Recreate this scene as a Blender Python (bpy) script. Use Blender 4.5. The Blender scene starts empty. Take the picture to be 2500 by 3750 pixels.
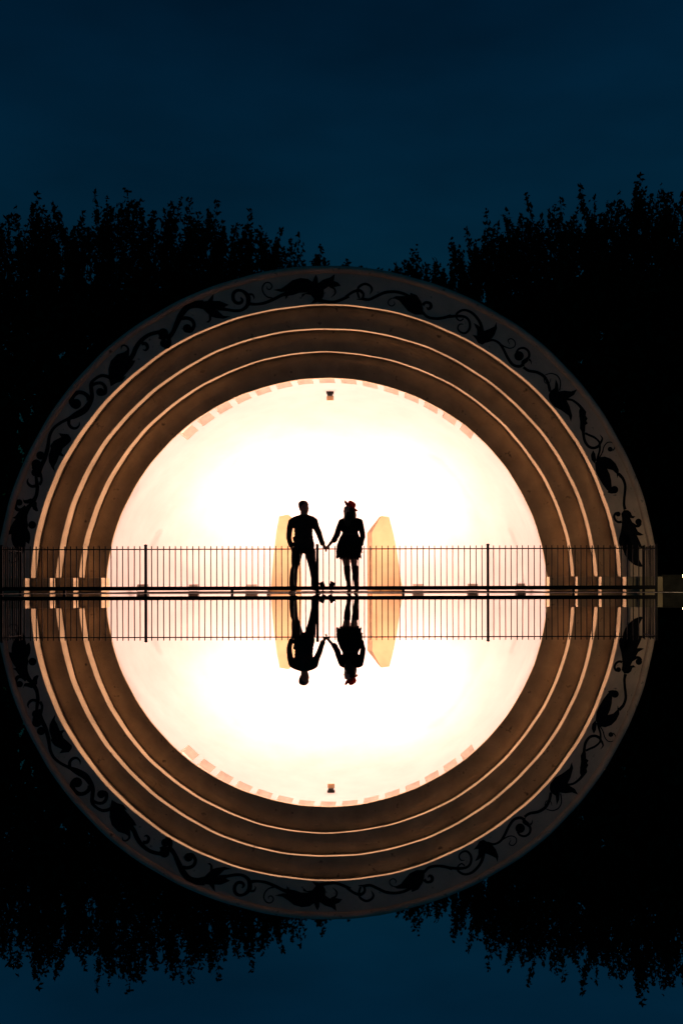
import bpy, bmesh, math, random
import numpy as np
from mathutils import Vector, Matrix
from mathutils.geometry import tessellate_polygon
random.seed(7); rng = np.random.default_rng(11)
PI = math.pi
S = bpy.context.scene
C = S.collection

# ------------------------------------------------------------------ camera
F, VX, HY, CAMZ, CAMY = 3760.0, 1450.0, 2148.5, 0.12, -20.0
cam_d = bpy.data.cameras.new('camera'); cam = bpy.data.objects.new('camera', cam_d); C.objects.link(cam)
cam_d.sensor_fit = 'HORIZONTAL'; cam_d.sensor_width = 36.0; cam_d.lens = 36.0*F/2500
cam_d.shift_x = (1250-VX)/2500; cam_d.shift_y = (HY-1875)/2500
cam_d.clip_start = 0.05; cam_d.clip_end = 2000
cam.location = (0, CAMY, CAMZ)
cam.rotation_euler = (PI/2, math.radians(0.14), 0)
S.camera = cam

# ------------------------------------------------------------------ dusk sky
W = bpy.data.worlds.new('World'); S.world = W; W.use_nodes = True
nt = W.node_tree; nt.nodes.clear()
out = nt.nodes.new('ShaderNodeOutputWorld'); bg = nt.nodes.new('ShaderNodeBackground')
sky = nt.nodes.new('ShaderNodeTexSky'); sky.sky_type = 'NISHITA'; sky.sun_disc = False
sky.sun_elevation = math.radians(-2.0); sky.sun_rotation = math.radians(200); sky.ozone_density = 1.0
tint = nt.nodes.new('ShaderNodeMix'); tint.data_type = 'RGBA'; tint.blend_type = 'MULTIPLY'; tint.inputs[0].default_value = 1.0
tint.inputs[7].default_value = (0.02, 0.53, 1.14, 1)
tc = nt.nodes.new('ShaderNodeTexCoord'); mp = nt.nodes.new('ShaderNodeMapping'); mp.inputs['Scale'].default_value = (1.6, 1.6, 4.5)
nz = nt.nodes.new('ShaderNodeTexNoise'); nz.inputs['Scale'].default_value = 1.5; nz.inputs['Detail'].default_value = 4; nz.inputs['Roughness'].default_value = 0.5
rmp = nt.nodes.new('ShaderNodeMapRange'); rmp.inputs[1].default_value = 0.3; rmp.inputs[2].default_value = 0.72
rmp.inputs[3].default_value = 0.62; rmp.inputs[4].default_value = 1.5
mul = nt.nodes.new('ShaderNodeMath'); mul.operation = 'MULTIPLY'; mul.inputs[1].default_value = 0.155
L = nt.links.new
L(sky.outputs[0], tint.inputs[6]); L(tint.outputs[2], bg.inputs[0])
L(tc.outputs['Generated'], mp.inputs[0]); L(mp.outputs[0], nz.inputs[0]); L(nz.outputs['Fac'], rmp.inputs[0])
L(rmp.outputs[0], mul.inputs[0]); L(mul.outputs[0], bg.inputs[1]); L(bg.outputs[0], out.inputs[0])

S.view_settings.view_transform = 'Standard'; S.view_settings.look = 'None'
S.view_settings.gamma = 1; S.view_settings.exposure = 0; S.view_settings.use_curve_mapping = False
S.cycles.max_bounces = 8; S.cycles.diffuse_bounces = 5; S.cycles.glossy_bounces = 4
S.cycles.use_denoising = True; S.cycles.sample_clamp_indirect = 6.0

# ------------------------------------------------------------------ light strengths
LAMP_W, SPILL_W, ADDED_WING_W, FLOOD_W = 1700.0, 170.0, 1230.0, 12.0

# ------------------------------------------------------------------ helpers
def P(px, py, D):                       # a measured point at depth D in front of the lens
    return Vector(((px-VX)*D/F, D+CAMY, CAMZ+(HY-py)*D/F))

def link(o, parent=None):
    C.objects.link(o)
    if parent is not None: o.parent = parent
    return o
def mesh_obj(name, verts, faces, mat, parent=None, smooth=False, bevel=0.0):
    me = bpy.data.meshes.new(name); me.from_pydata([tuple(v) for v in verts], [], faces); me.update()
    if mat: me.materials.append(mat)
    if smooth: me.shade_smooth()
    o = bpy.data.objects.new(name, me); link(o, parent)
    if bevel:
        b = o.modifiers.new('bevel', 'BEVEL'); b.width = bevel; b.segments = 2; b.limit_method = 'ANGLE'
    return o
def tag(o, label=None, cat=None, group=None, kind=None):
    if label: o['label'] = label
    if cat: o['category'] = cat
    if group: o['group'] = group
    if kind: o['kind'] = kind
    return o
def empty(name, loc, label, cat, group=None, rz=0.0):
    o = bpy.data.objects.new(name, None); C.objects.link(o); o.location = loc; o.rotation_euler = (0, 0, rz)
    o.empty_display_size = 0.2
    return tag(o, label, cat, group)
def copy_tree(o, parent=None):
    c = o.copy(); C.objects.link(c); c.parent = parent
    for ch in list(o.children): copy_tree(ch, c)
    return c

class MB:
    def __init__(self): self.v = []; self.f = []
    def add(self, vs, fs):
        n = len(self.v); self.v += [tuple(v) for v in vs]; self.f += [tuple(i+n for i in f) for f in fs]; return self
    def box(self, c, s, rot=None):
        hx, hy, hz = s[0]/2, s[1]/2, s[2]/2
        vs = [Vector((x, y, z)) for x in (-hx, hx) for y in (-hy, hy) for z in (-hz, hz)]
        if rot: vs = [rot @ v for v in vs]
        c = Vector(c)
        return self.add([v+c for v in vs], [(0,1,3,2),(4,6,7,5),(0,4,5,1),(2,3,7,6),(0,2,6,4),(1,5,7,3)])
    def tube(self, pts, rads, n=8, cap=True):
        pts = [Vector(p) for p in pts]; rings = []
        for i, p in enumerate(pts):
            d = (pts[min(i+1, len(pts)-1)]-pts[max(i-1, 0)]).normalized()
            a = d.orthogonal().normalized(); b = d.cross(a)
            if i and rings:
                pa = rings[-1][1]; a = (pa - d*pa.dot(d)).normalized(); b = d.cross(a)
            rings.append((p, a, b))
        vs = []
        for (p, a, b), r in zip(rings, rads):
            vs += [p+a*(r*math.cos(2*PI*k/n))+b*(r*math.sin(2*PI*k/n)) for k in range(n)]
        fs = [(i*n+k, i*n+(k+1) % n, (i+1)*n+(k+1) % n, (i+1)*n+k) for i in range(len(pts)-1) for k in range(n)]
        if cap: fs += [tuple(range(n))[::-1], tuple((len(pts)-1)*n+k for k in range(n))]
        return self.add(vs, fs)
    def lathe(self, prof, n=20, mat=None):
        vs = []
        for r, z in prof:
            for k in range(n):
                v = Vector((r*math.cos(2*PI*k/n), r*math.sin(2*PI*k/n), z)); vs.append(mat @ v if mat else v)
        fs = [(i*n+k, i*n+(k+1) % n, (i+1)*n+(k+1) % n, (i+1)*n+k) for i in range(len(prof)-1) for k in range(n)]
        fs += [tuple(range(n))[::-1], tuple((len(prof)-1)*n+k for k in range(n))]
        return self.add(vs, fs)
    def build(self, name, mat, parent=None, smooth=False, bevel=0.0):
        return mesh_obj(name, self.v, self.f, mat, parent, smooth, bevel)

# ------------------------------------------------------------------ materials
def mat(name, col, rough=0.7, metal=0.0, spec=0.3, var=0.0, vscale=3.0, bump=0.0, bscale=30.0, spots=0.0, spotcol=(0.03,0.02,0.015),
        stretch=(1,1,1), trans=0.0, emit=None, estr=0.0):
    m = bpy.data.materials.new(name); m.use_nodes = True
    t = m.node_tree; b = t.nodes['Principled BSDF']; l = t.links.new
    b.inputs['Base Color'].default_value = (*col, 1); b.inputs['Roughness'].default_value = rough
    b.inputs['Metallic'].default_value = metal; b.inputs['Specular IOR Level'].default_value = spec
    if emit: b.inputs['Emission Color'].default_value = (*emit, 1); b.inputs['Emission Strength'].default_value = estr
    co = t.nodes.new('ShaderNodeTexCoord'); mpn = t.nodes.new('ShaderNodeMapping'); mpn.inputs['Scale'].default_value = stretch
    l(co.outputs['Object'], mpn.inputs[0]); src = None
    if var:
        n = t.nodes.new('ShaderNodeTexNoise'); n.inputs['Scale'].default_value = vscale; n.inputs['Detail'].default_value = 6; n.inputs['Roughness'].default_value = 0.6
        l(mpn.outputs[0], n.inputs[0])
        r = t.nodes.new('ShaderNodeValToRGB'); r.color_ramp.elements[0].position = 0.3; r.color_ramp.elements[1].position = 0.7
        r.color_ramp.elements[0].color = (*[c*(1-var) for c in col], 1); r.color_ramp.elements[1].color = (*[min(1, c*(1+var*0.6)) for c in col], 1)
        l(n.outputs['Fac'], r.inputs[0]); src = r.outputs[0]
    if spots:
        n2 = t.nodes.new('ShaderNodeTexNoise'); n2.inputs['Scale'].default_value = 8.0; n2.inputs['Detail'].default_value = 3
        l(mpn.outputs[0], n2.inputs[0])
        r2 = t.nodes.new('ShaderNodeMapRange'); r2.inputs[1].default_value = 0.64; r2.inputs[2].default_value = 0.76; r2.inputs[3].default_value = 0; r2.inputs[4].default_value = spots
        l(n2.outputs['Fac'], r2.inputs[0])
        mx = t.nodes.new('ShaderNodeMix'); mx.data_type = 'RGBA'; mx.inputs[7].default_value = (*spotcol, 1)
        l(r2.outputs[0], mx.inputs[0])
        if src: l(src, mx.inputs[6])
        else: mx.inputs[6].default_value = (*col, 1)
        src = mx.outputs[2]
    if src: l(src, b.inputs['Base Color'])
    if bump:
        n3 = t.nodes.new('ShaderNodeTexNoise'); n3.inputs['Scale'].default_value = bscale; n3.inputs['Detail'].default_value = 5
        l(mpn.outputs[0], n3.inputs[0]); bp = t.nodes.new('ShaderNodeBump'); bp.inputs['Strength'].default_value = bump; bp.inputs['Distance'].default_value = 0.02
        l(n3.outputs['Fac'], bp.inputs['Height']); l(bp.outputs[0], b.inputs['Normal'])
    if trans:
        tr = t.nodes.new('ShaderNodeBsdfTranslucent'); tr.inputs[0].default_value = (*col, 1)
        ms = t.nodes.new('ShaderNodeMixShader'); ms.inputs[0].default_value = trans
        o = t.nodes['Material Output']; l(b.outputs[0], ms.inputs[1]); l(tr.outputs[0], ms.inputs[2]); l(ms.outputs[0], o.inputs[0])
    return m
M = {}
M['plaster'] = mat('plaster_front', (0.43,0.318,0.185), 0.9, var=0.30, vscale=2.0, bump=0.25, bscale=40, spots=0.75)
M['plaster_band_baked'] = mat('baked_light_band_plaster', (0.74,0.50,0.34), 0.9, var=0.22, vscale=2.0, bump=0.25, bscale=40, spots=0.8)  # arch plaster with front light put into its colour to brighten the band
M['plaster_in'] = mat('plaster_inside', (0.33,0.296,0.288), 0.9, var=0.08, vscale=1.2, bump=0.1, bscale=30)
M['coffer'] = mat('coffer_plaster', (0.60,0.53,0.45), 0.9, var=0.18, vscale=4)
M['vine'] = mat('vine_paint', (0.006,0.006,0.008), 0.8, spec=0.1, var=0.5, vscale=6)
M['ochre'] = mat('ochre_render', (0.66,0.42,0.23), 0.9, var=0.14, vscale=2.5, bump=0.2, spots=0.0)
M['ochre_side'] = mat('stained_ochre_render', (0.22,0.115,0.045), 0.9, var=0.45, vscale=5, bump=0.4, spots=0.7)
M['iron'] = mat('black_iron', (0.006,0.0055,0.006), 0.8, spec=0.04, var=0.3, vscale=8)
M['floor'] = mat('dark_stage_floor', (0.022,0.019,0.018), 0.95, spec=0.0, var=0.3, vscale=2)
M['paving'] = mat('concrete_paving', (0.20,0.175,0.15), 0.95, spec=0.02, var=0.35, vscale=3, bump=0.3, bscale=60)
M['ground'] = mat('dark_ground', (0.018,0.022,0.012), 1.0, spec=0.0, var=0.5, vscale=1.0, bump=0.5, bscale=12)
M['water'] = mat('still_water', (0.93,0.94,0.96), 0.0, metal=1.0)
M['leaf'] = mat('dark_foliage', (0.02,0.026,0.012), 0.9, spec=0.05, var=0.4, vscale=1.0)
M['bark'] = mat('bark', (0.02,0.016,0.012), 0.95, spec=0.05, var=0.4, vscale=6, bump=0.6, bscale=14, stretch=(1,1,.25))
M['stucco'] = mat('rough_stucco', (0.20,0.15,0.08), 0.95, var=0.45, vscale=4, bump=0.8, bscale=18)
M['grey'] = mat('grey_metal', (0.14,0.11,0.09), 0.5, metal=0.6, var=0.3, vscale=10)
M['dark'] = mat('black_plastic', (0.015,0.014,0.013), 0.5, spec=0.3)
M['lampblack'] = mat('matt_black_paint', (0.002,0.002,0.002), 0.95, spec=0.0)
M['lens'] = mat('lit_lens', (1,0.8,0.55), 0.4, emit=(1,0.72,0.42), estr=0.7)
M['globe'] = mat('lit_globe', (1,0.9,0.7), 0.4, emit=(1,0.80,0.48), estr=45.0)
M['led'] = mat('green_led', (0.1,0.8,0.3), 0.4, emit=(0.15,1,0.35), estr=2.0)
M['skin'] = mat('skin', (0.30,0.15,0.10), 0.6, var=0.1)
M['skin2'] = mat('fair_skin', (0.50,0.26,0.19), 0.6, var=0.1)
M['hair'] = mat('dark_hair', (0.02,0.012,0.009), 0.7, var=0.4, vscale=30, bump=0.6, bscale=70)
M['hair2'] = mat('long_hair', (0.035,0.018,0.011), 0.6, var=0.5, vscale=20, bump=0.8, bscale=50)
M['shirt'] = mat('dark_shirt', (0.045,0.03,0.024), 0.95, spec=0.05, var=0.3, vscale=8, bump=0.3, bscale=25)
M['jeans'] = mat('dark_jeans', (0.035,0.028,0.028), 0.95, spec=0.05, var=0.4, vscale=9, bump=0.4, bscale=22)
M['shoe'] = mat('shoe_leather', (0.02,0.014,0.012), 0.5, var=0.2)
M['dress'] = mat('black_dress', (0.012,0.009,0.010), 0.95, spec=0.03, var=0.4, vscale=10, bump=0.5, bscale=28)
M['boot'] = mat('suede_boot', (0.05,0.025,0.018), 0.85, spec=0.1, var=0.3, vscale=12, bump=0.3)
M['felt'] = mat('red_felt', (0.30,0.04,0.022), 0.95, spec=0.02, var=0.2, vscale=10, trans=0.6)
M['belt'] = mat('brown_belt', (0.06,0.03,0.015), 0.5)

# ------------------------------------------------------------------ the setting: ground, paving, stage floor, water
def sheet(name, x0, x1, y0, y1, z, m):
    o = mesh_obj(name, [(x0,y0,z),(x1,y0,z),(x1,y1,z),(x0,y1,z)], [(0,1,2,3)], m); tag(o, kind='structure'); return o
sheet('ground', -600, 600, -300, 900, -0.06, M['ground'])
POOL_Y = -1.7
mb = MB()
for (x0, x1, y0, y1) in ((-24, 24, POOL_Y, 0.9), (-24, -16, -34, POOL_Y), (16, 24, -34, POOL_Y), (-24, 24, -38, -34)):
    mb.box(((x0+x1)/2, (y0+y1)/2, -0.1), (x1-x0, y1-y0, 0.2))
tag(mb.build('paving', M['paving']), kind='structure')
sheet('water', -16, 16, -34, POOL_Y, -0.0015, M['water'])

# ------------------------------------------------------------------ bandshell: four stepped arches, a half dome, plinths
Y1 = 1.6
EDGE = [(1197, 1207, 976), (1193, 1084, 1112.6), (1196.5, 993.5, 1200), (1196.5, 908.5, 1286), (1195.5, 807.5, 1383)]   # centre x, half width, top y of each arch edge
def step(t): return 0.175 + 0.225*math.cos(t)**2
def depth(k, t): return Y1 + max(0, k-1)*step(t)      # plane of arch k (k = 1..4)
def wob(t, k): return 1 + 0.0010*math.sin(9*t+k*1.7) + 0.0006*math.sin(23*t+k*3.1) + 0.0004*math.sin(47*t+k)
def edge(k, t, Y=None):
    cx, rx, top = EDGE[k]; Yk = depth(max(k, 1), t); D = Yk-CAMY
    D0 = depth(max(k, 1), 0)-CAMY; y0 = HY+F*CAMZ/D0; Dt = depth(max(k, 1), PI/2)-CAMY
    rz = (HY+F*CAMZ/Dt)-top; w = wob(t, k)
    px = cx+rx*w*math.cos(t)
    z = (rz*w*math.sin(t))*D/F
    return Vector(((px-VX)*D/F, Yk if Y is None else Y, z))
NT = 180
TS = [PI*i/NT for i in range(NT+1)]
shell = empty('bandshell', (P(1197, 2169, 21.6).x, Y1, 0), 'round concrete bandshell with four stepped arches, its inside glowing cream white', 'bandshell')
SL = Vector(shell.location)
def strip(name, curves, m, parent, smooth=True):
    """quad strips between successive curves (lists of points), each strip with its own vertices so that its edges stay crisp"""
    v, f = [], []
    for a, b in zip(curves[:-1], curves[1:]):
        n = len(v); v += [p-SL for p in a]+[p-SL for p in b]; k = len(a)
        f += [(n+i, n+i+1, n+k+i+1, n+k+i) for i in range(k-1)]
    o = mesh_obj(name, v, f, m, None, smooth); o.parent = parent; return o
arches = []
for k in range(1, 5):
    outer = [edge(k-1, t, depth(k, t)) for t in TS]
    inner = [edge(k, t) for t in TS]
    back = [Vector((p.x, (depth(k+1, t) if k < 4 else depth(4, t)+0.04), p.z)) for p, t in zip(inner, TS)]
    small = [p + Vector((0, 0.012, 0)) for p in inner]
    cen = Vector((P(EDGE[k][0], 0, 21.6).x, 0, 0))
    bev = [p + (Vector((cen.x-p.x, 0, -p.z)).normalized()*0.010) + Vector((0, 0.012, 0)) for p in inner]
    for q, p in zip(back, inner):
        d = Vector((cen.x-p.x, 0, -p.z)).normalized()*0.010; q.x += d.x; q.z += d.z
    arches.append(strip('arch', [outer, inner, bev, back], M['plaster_band_baked' if k == 1 else 'plaster'], shell))
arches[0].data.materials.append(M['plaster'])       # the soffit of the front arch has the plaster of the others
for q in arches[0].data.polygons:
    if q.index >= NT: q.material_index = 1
tag(arches[0], 'widest front arch band painted with a dark leafy vine')
tag(arches[3], 'innermost arch band framing the bright inside')
# rounded rim along the outer edge of the front arch
rim = []
for t in TS:
    p = edge(0, t); c = Vector((SL.x, p.y, 0)); d = Vector((p.x-SL.x, 0, p.z)).normalized()
    rim.append((p - d*0.055, d))
v, f = [], []
prof = [(0.075*math.cos(a), 0.075*math.sin(a)) for a in [PI*(-0.35)+PI*1.45*i/9 for i in range(10)]]
for p, d in rim:
    for (u, w_) in prof: v.append(p + d*u + Vector((0, -w_, 0)) - SL)
nn = len(prof)
f = [(i*nn+j, i*nn+j+1, (i+1)*nn+j+1, (i+1)*nn+j) for i in range(NT) for j in range(nn-1)]
mesh_obj('rim', v, f, M['plaster_band_baked'], shell, True)
# the barrel behind the innermost arch, with coffers, then the half dome
def cof(t): return 0.56+1.06*math.cos(t)**2
def blen(t): return cof(t)+0.16
CO = [(90-5.72*i) for i in range(-7, 8)]
ts = set(TS); cells = []
for a in CO:
    t0, t1 = math.radians(a-2.03), math.radians(a+2.03); cells.append((t0, t1))
    ts |= {t0, t1, (t0*2+t1)/3, (t0+2*t1)/3}
ts = sorted(ts)
ts2 = []
for t in ts:
    if not ts2 or t-ts2[-1] > 1e-4: ts2.append(t)
ts = ts2
def bar(t, vv, outw=0.0):
    p = edge(4, t); c = P(EDGE[4][0], 0, 22.5).x
    d = Vector((p.x-c, 0, p.z)).normalized()
    return Vector((p.x, p.y+vv, p.z)) + d*outw
v, f = [], []
def quad(a, b, c, d):
    n = len(v); v.extend([a-SL, b-SL, c-SL, d-SL]); f.append((n, n+1, n+2, n+3))
for a, b in zip(ts[:-1], ts[1:]):
    m_ = (a+b)/2; hole = any(t0 < m_ < t1 for t0, t1 in cells)
    quad(bar(a,0.04), bar(b,0.04), bar(b,0.10), bar(a,0.10))
    if not hole: quad(bar(a,0.10), bar(b,0.10), bar(b,cof(b)), bar(a,cof(a)))
    quad(bar(a,cof(a)), bar(b,cof(b)), bar(b,blen(b)), bar(a,blen(a)))
mesh_obj('barrel_soffit', v, f, M['plaster_in'], shell)
for (t0, t1) in cells:
    v, f = [], []; o_ = 0.17; e = 0.006
    tt = [t0, (t0*2+t1)/3, (t0+2*t1)/3, t1]; ti = [t0+e, (t0*2+t1)/3, (t0+2*t1)/3, t1-e]
    for i in range(3):
        quad(bar(ti[i],0.14,o_), bar(ti[i+1],0.14,o_), bar(ti[i+1],cof(tt[i+1])-0.1,o_), bar(ti[i],cof(tt[i])-0.1,o_))
        quad(bar(tt[i],0.10), bar(tt[i+1],0.10), bar(ti[i+1],0.14,o_), bar(ti[i],0.14,o_))
        quad(bar(tt[i],cof(tt[i])), bar(tt[i+1],cof(tt[i+1])), bar(ti[i+1],cof(tt[i+1])-0.1,o_), bar(ti[i],cof(tt[i])-0.1,o_))
    for j in (0, 3):
        quad(bar(tt[j],0.10), bar(tt[j],cof(tt[j])), bar(ti[j],cof(tt[j])-0.1,o_), bar(ti[j],0.14,o_))
    mesh_obj('coffer', v, f, M['coffer'], shell)
YAP = 9.6
DCX = P(EDGE[4][0], 0, 22.5).x
curves = []
NS = 40
for j in range(NS+1):
    s = j/NS*PI/2*0.999; row = []
    for t in TS:
        p = bar(t, blen(t)); cs, sn = math.cos(s), math.sin(s)
        row.append(Vector((DCX+(p.x-DCX)*cs, p.y+(YAP-p.y)*sn, p.z*cs)))
    curves.append(row)
v, f = [], []
for row in curves: v += [p-SL for p in row]
n = NT+1
f = [(j*n+i, j*n+i+1, (j+1)*n+i+1, (j+1)*n+i) for j in range(NS) for i in range(NT)]
mesh_obj('half_dome', v, f, M['plaster_in'], shell, True)
curves = []
for yv in (Y1+0.02, Y1+1.2, 4.0):
    curves.append([edge(0, t, yv)+Vector((0, 0, 0)) for t in TS])
for j in range(1, 15):
    s = j/14*PI/2*0.999
    curves.append([Vector((SL.x+(edge(0,t).x-SL.x)*math.cos(s), 4.0+7.0*math.sin(s), edge(0,t).z*math.cos(s))) for t in TS])
v = [p-SL for row in curves for p in row]
mesh_obj('outer_shell', v, [(j*n+i, (j+1)*n+i, (j+1)*n+i+1, j*n+i+1) for j in range(len(curves)-1) for i in range(NT)], M['plaster'], shell, True)
# stepped plinths the arches stand on
PLH = 0.31
for t in (0, PI):
    s = 1 if t == 0 else -1
    for k in range(1, 5):
        xi = edge(k, t).x - s*0.012; xo = edge(k-1, t, depth(k, t)).x - (s*0.014 if k > 1 else -s*0.03)
        y0, y1 = depth(k, 0)-0.38, depth(k, 0)+0.25
        a, b = min(xi, xo), max(xi, xo)
        mb = MB().box(((a+b)/2-SL.x, (y0+y1)/2-SL.y, PLH/2+0.004*k), (b-a, y1-y0, PLH+0.002*k))
        mb.build('plinth', M['plaster'], shell, bevel=0.012)
# floor of the stage
fl = []
for t in (0, PI): pass
sheet('stage_floor', SL.x-7.2, SL.x+7.2, 0.9, 10.6, 0.004, M['floor'])

# painted vine on the front arch: strokes (x, y, width), outlines and discs traced panel by panel
PAN = {1:(0,1700,5.227), 2:(50,1300,3.92), 3:(380,1100,3.136), 4:(780,980,3.136), 5:(1200,980,3.136), 6:(1640,1100,3.136), 7:(2000,1380,4.48), 8:(2150,1700,5.227)}
STROKES = [
(1,[(500,790,70),(420,850,60),(340,850,70),(300,780,65),(320,700,70),(380,700,80)]),
(1,[(650,680,90),(700,580,70),(720,450,70),(715,380,75),(700,250,60),(700,180,70)]),
(1,[(760,380,60),(800,300,50),(790,200,50),(760,120,70)]),
(1,[(690,400,60),(610,405,55),(550,360,50),(530,300,30),(555,250,6)]),
(1,[(340,1830,20),(250,1865,14),(180,1830,12),(155,1760,12),(175,1700,12),(235,1668,12),(290,1700,12),(300,1750,10),(280,1785,8)]),
(2,[(350,1740,60),(390,1600,70),(450,1480,60),(490,1340,60),(505,1250,50),(525,1140,45),(580,1040,42),(680,960,42),(800,900,50),(900,850,90),(1020,780,95),(1090,690,80),(1130,600,60),(1125,500,60),(1120,400,50),(1180,330,42),(1270,285,45),(1360,300,50),(1420,340,60)]),
(2,[(800,910,50),(800,980,45),(840,1030,42),(900,1040,35),(945,1000,24),(950,945,6)]),
(2,[(1090,640,70),(1070,580,60),(1000,530,55),(920,530,60),(850,590,70),(840,670,80),(900,720,90),(940,680,70),(925,630,30)]),
(2,[(1130,430,45),(1190,395,45),(1270,395,45),(1320,450,50),(1320,530,55),(1260,550,60)]),
(3,[(285,590,30),(285,540,25),(250,508,20),(215,515,16),(205,555,6)]),
(3,[(290,690,60),(340,620,55),(375,540,55),(430,460,50),(520,390,45),(620,360,45),(680,360,60)]),
(3,[(640,410,40),(690,430,35),(740,400,40)]),
(3,[(745,420,50),(765,470,40),(750,520,40),(700,530,40)]),
(3,[(440,490,40),(490,490,40),(510,535,36),(485,565,24),(455,555,8)]),
(3,[(750,420,60),(800,360,50),(850,250,60),(900,150,70),(970,70,70),(1060,40,80),(1150,40,100)]),
(3,[(900,200,45),(960,195,40),(1020,220,40),(1045,280,40),(1010,340,45),(970,340,50)]),
(4,[(60,460,50),(160,475,35),(260,490,35),(340,480,35),(400,430,45),(415,360,55),(400,310,50),(350,265,35),(290,255,35),(245,290,40),(240,350,40),(270,395,38),(320,400,36),(345,370,32),(325,335,14)]),
(4,[(420,300,25),(460,305,25),(480,340,14),(468,362,4)]),
(4,[(430,410,40),(500,415,32),(600,400,35),(700,360,38),(800,310,40),(870,290,60)]),
(4,[(690,345,18),(630,330,16),(585,280,16),(575,220,16),(610,170,16),(660,170,14),(685,210,14),(660,245,14),(630,235,12),(630,210,6)]),
(4,[(1350,210,30),(1400,240,22),(1410,290,20),(1365,340,5)]),
(4,[(1220,370,50),(1300,385,35),(1400,390,32),(1480,365,35),(1568,325,35)]),
(5,[(210,335,30),(300,275,32),(370,260,36),(415,300,30),(400,355,25),(340,362,6)]),
(5,[(370,350,24),(350,280,26),(365,220,28),(430,185,30),(490,205,28),(515,250,24),(488,305,6)]),
(5,[(400,355,35),(480,365,32),(560,330,34),(660,285,36),(770,275,34),(870,295,34),(950,335,36)]),
(5,[(740,350,14),(705,380,12),(705,420,12),(745,440,12),(775,415,12),(765,385,5)]),
(5,[(1095,430,40),(1130,400,32),(1180,410,36),(1190,450,40),(1160,475,28),(1140,450,10)]),
(5,[(1095,510,30),(1150,565,32),(1240,585,32),(1340,575,34),(1420,550,34)]),
(6,[(0,190,30),(100,180,34),(200,190,30),(250,240,28),(255,320,28),(210,375,26),(150,365,22),(118,320,18),(140,275,16),(185,275,6)]),
(6,[(185,210,18),(145,235,16),(105,200,20),(110,150,26),(180,112,28),(260,130,30),(330,190,32),(380,270,36),(400,360,44)]),
(6,[(440,470,40),(520,458,26),(590,490,28),(640,560,30),(690,660,32),(750,740,32),(830,760,34),(880,720,30),(910,690,32),(900,670,20)]),
(6,[(600,500,20),(660,535,14),(720,552,12),(770,530,12),(775,480,12),(735,442,12),(695,460,12),(715,505,6)]),
(6,[(870,760,30),(860,710,26),(900,680,26),(935,650,28),(930,590,28),(880,550,26),(820,560,24),(790,600,24)]),
(6,[(930,680,24),(955,700,16),(962,738,4)]),
(6,[(870,770,30),(930,810,32),(1030,830,34),(1110,880,34),(1155,960,32),(1175,1050,34)]),
(6,[(1105,900,10),(1120,950,10),(1170,945,10),(1185,900,6)]),
(6,[(1120,860,10),(1190,842,12),(1260,870,14),(1295,940,14),(1285,1040,16)]),
(6,[(1360,1140,26),(1430,1150,26),(1500,1200,30),(1550,1260,36)]),
(7,[(610,880,50),(615,970,45),(640,1070,45),(700,1150,45),(780,1175,45),(850,1150,45),(880,1110,40),(860,1060,32),(790,1000,36),(700,960,36),(640,930,34)]),
(7,[(880,1110,40),(910,1060,34),(920,1010,24),(880,955,5)]),
(7,[(880,1130,34),(880,1210,32),(855,1300,36),(840,1390,50)]),
(7,[(870,1340,20),(920,1250,18),(950,1150,18),(1000,1090,16),(1060,1080,14),(1110,1110,14),(1125,1170,14),(1090,1220,20)]),
(7,[(1020,1870,80),(1080,1890,70),(1130,1870,80)]),
(7,[(1180,1600,40),(1240,1660,44)]),
(8,[(600,190,60),(680,280,55),(725,400,52),(725,520,50),(710,650,50),(705,780,52),(725,880,60)]),
(8,[(660,1110,50),(600,1120,45),(540,1080,45),(515,1010,45),(545,950,45),(600,960,60)]),
(8,[(900,1190,60),(980,1195,50),(1025,1140,50)]),
]
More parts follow.
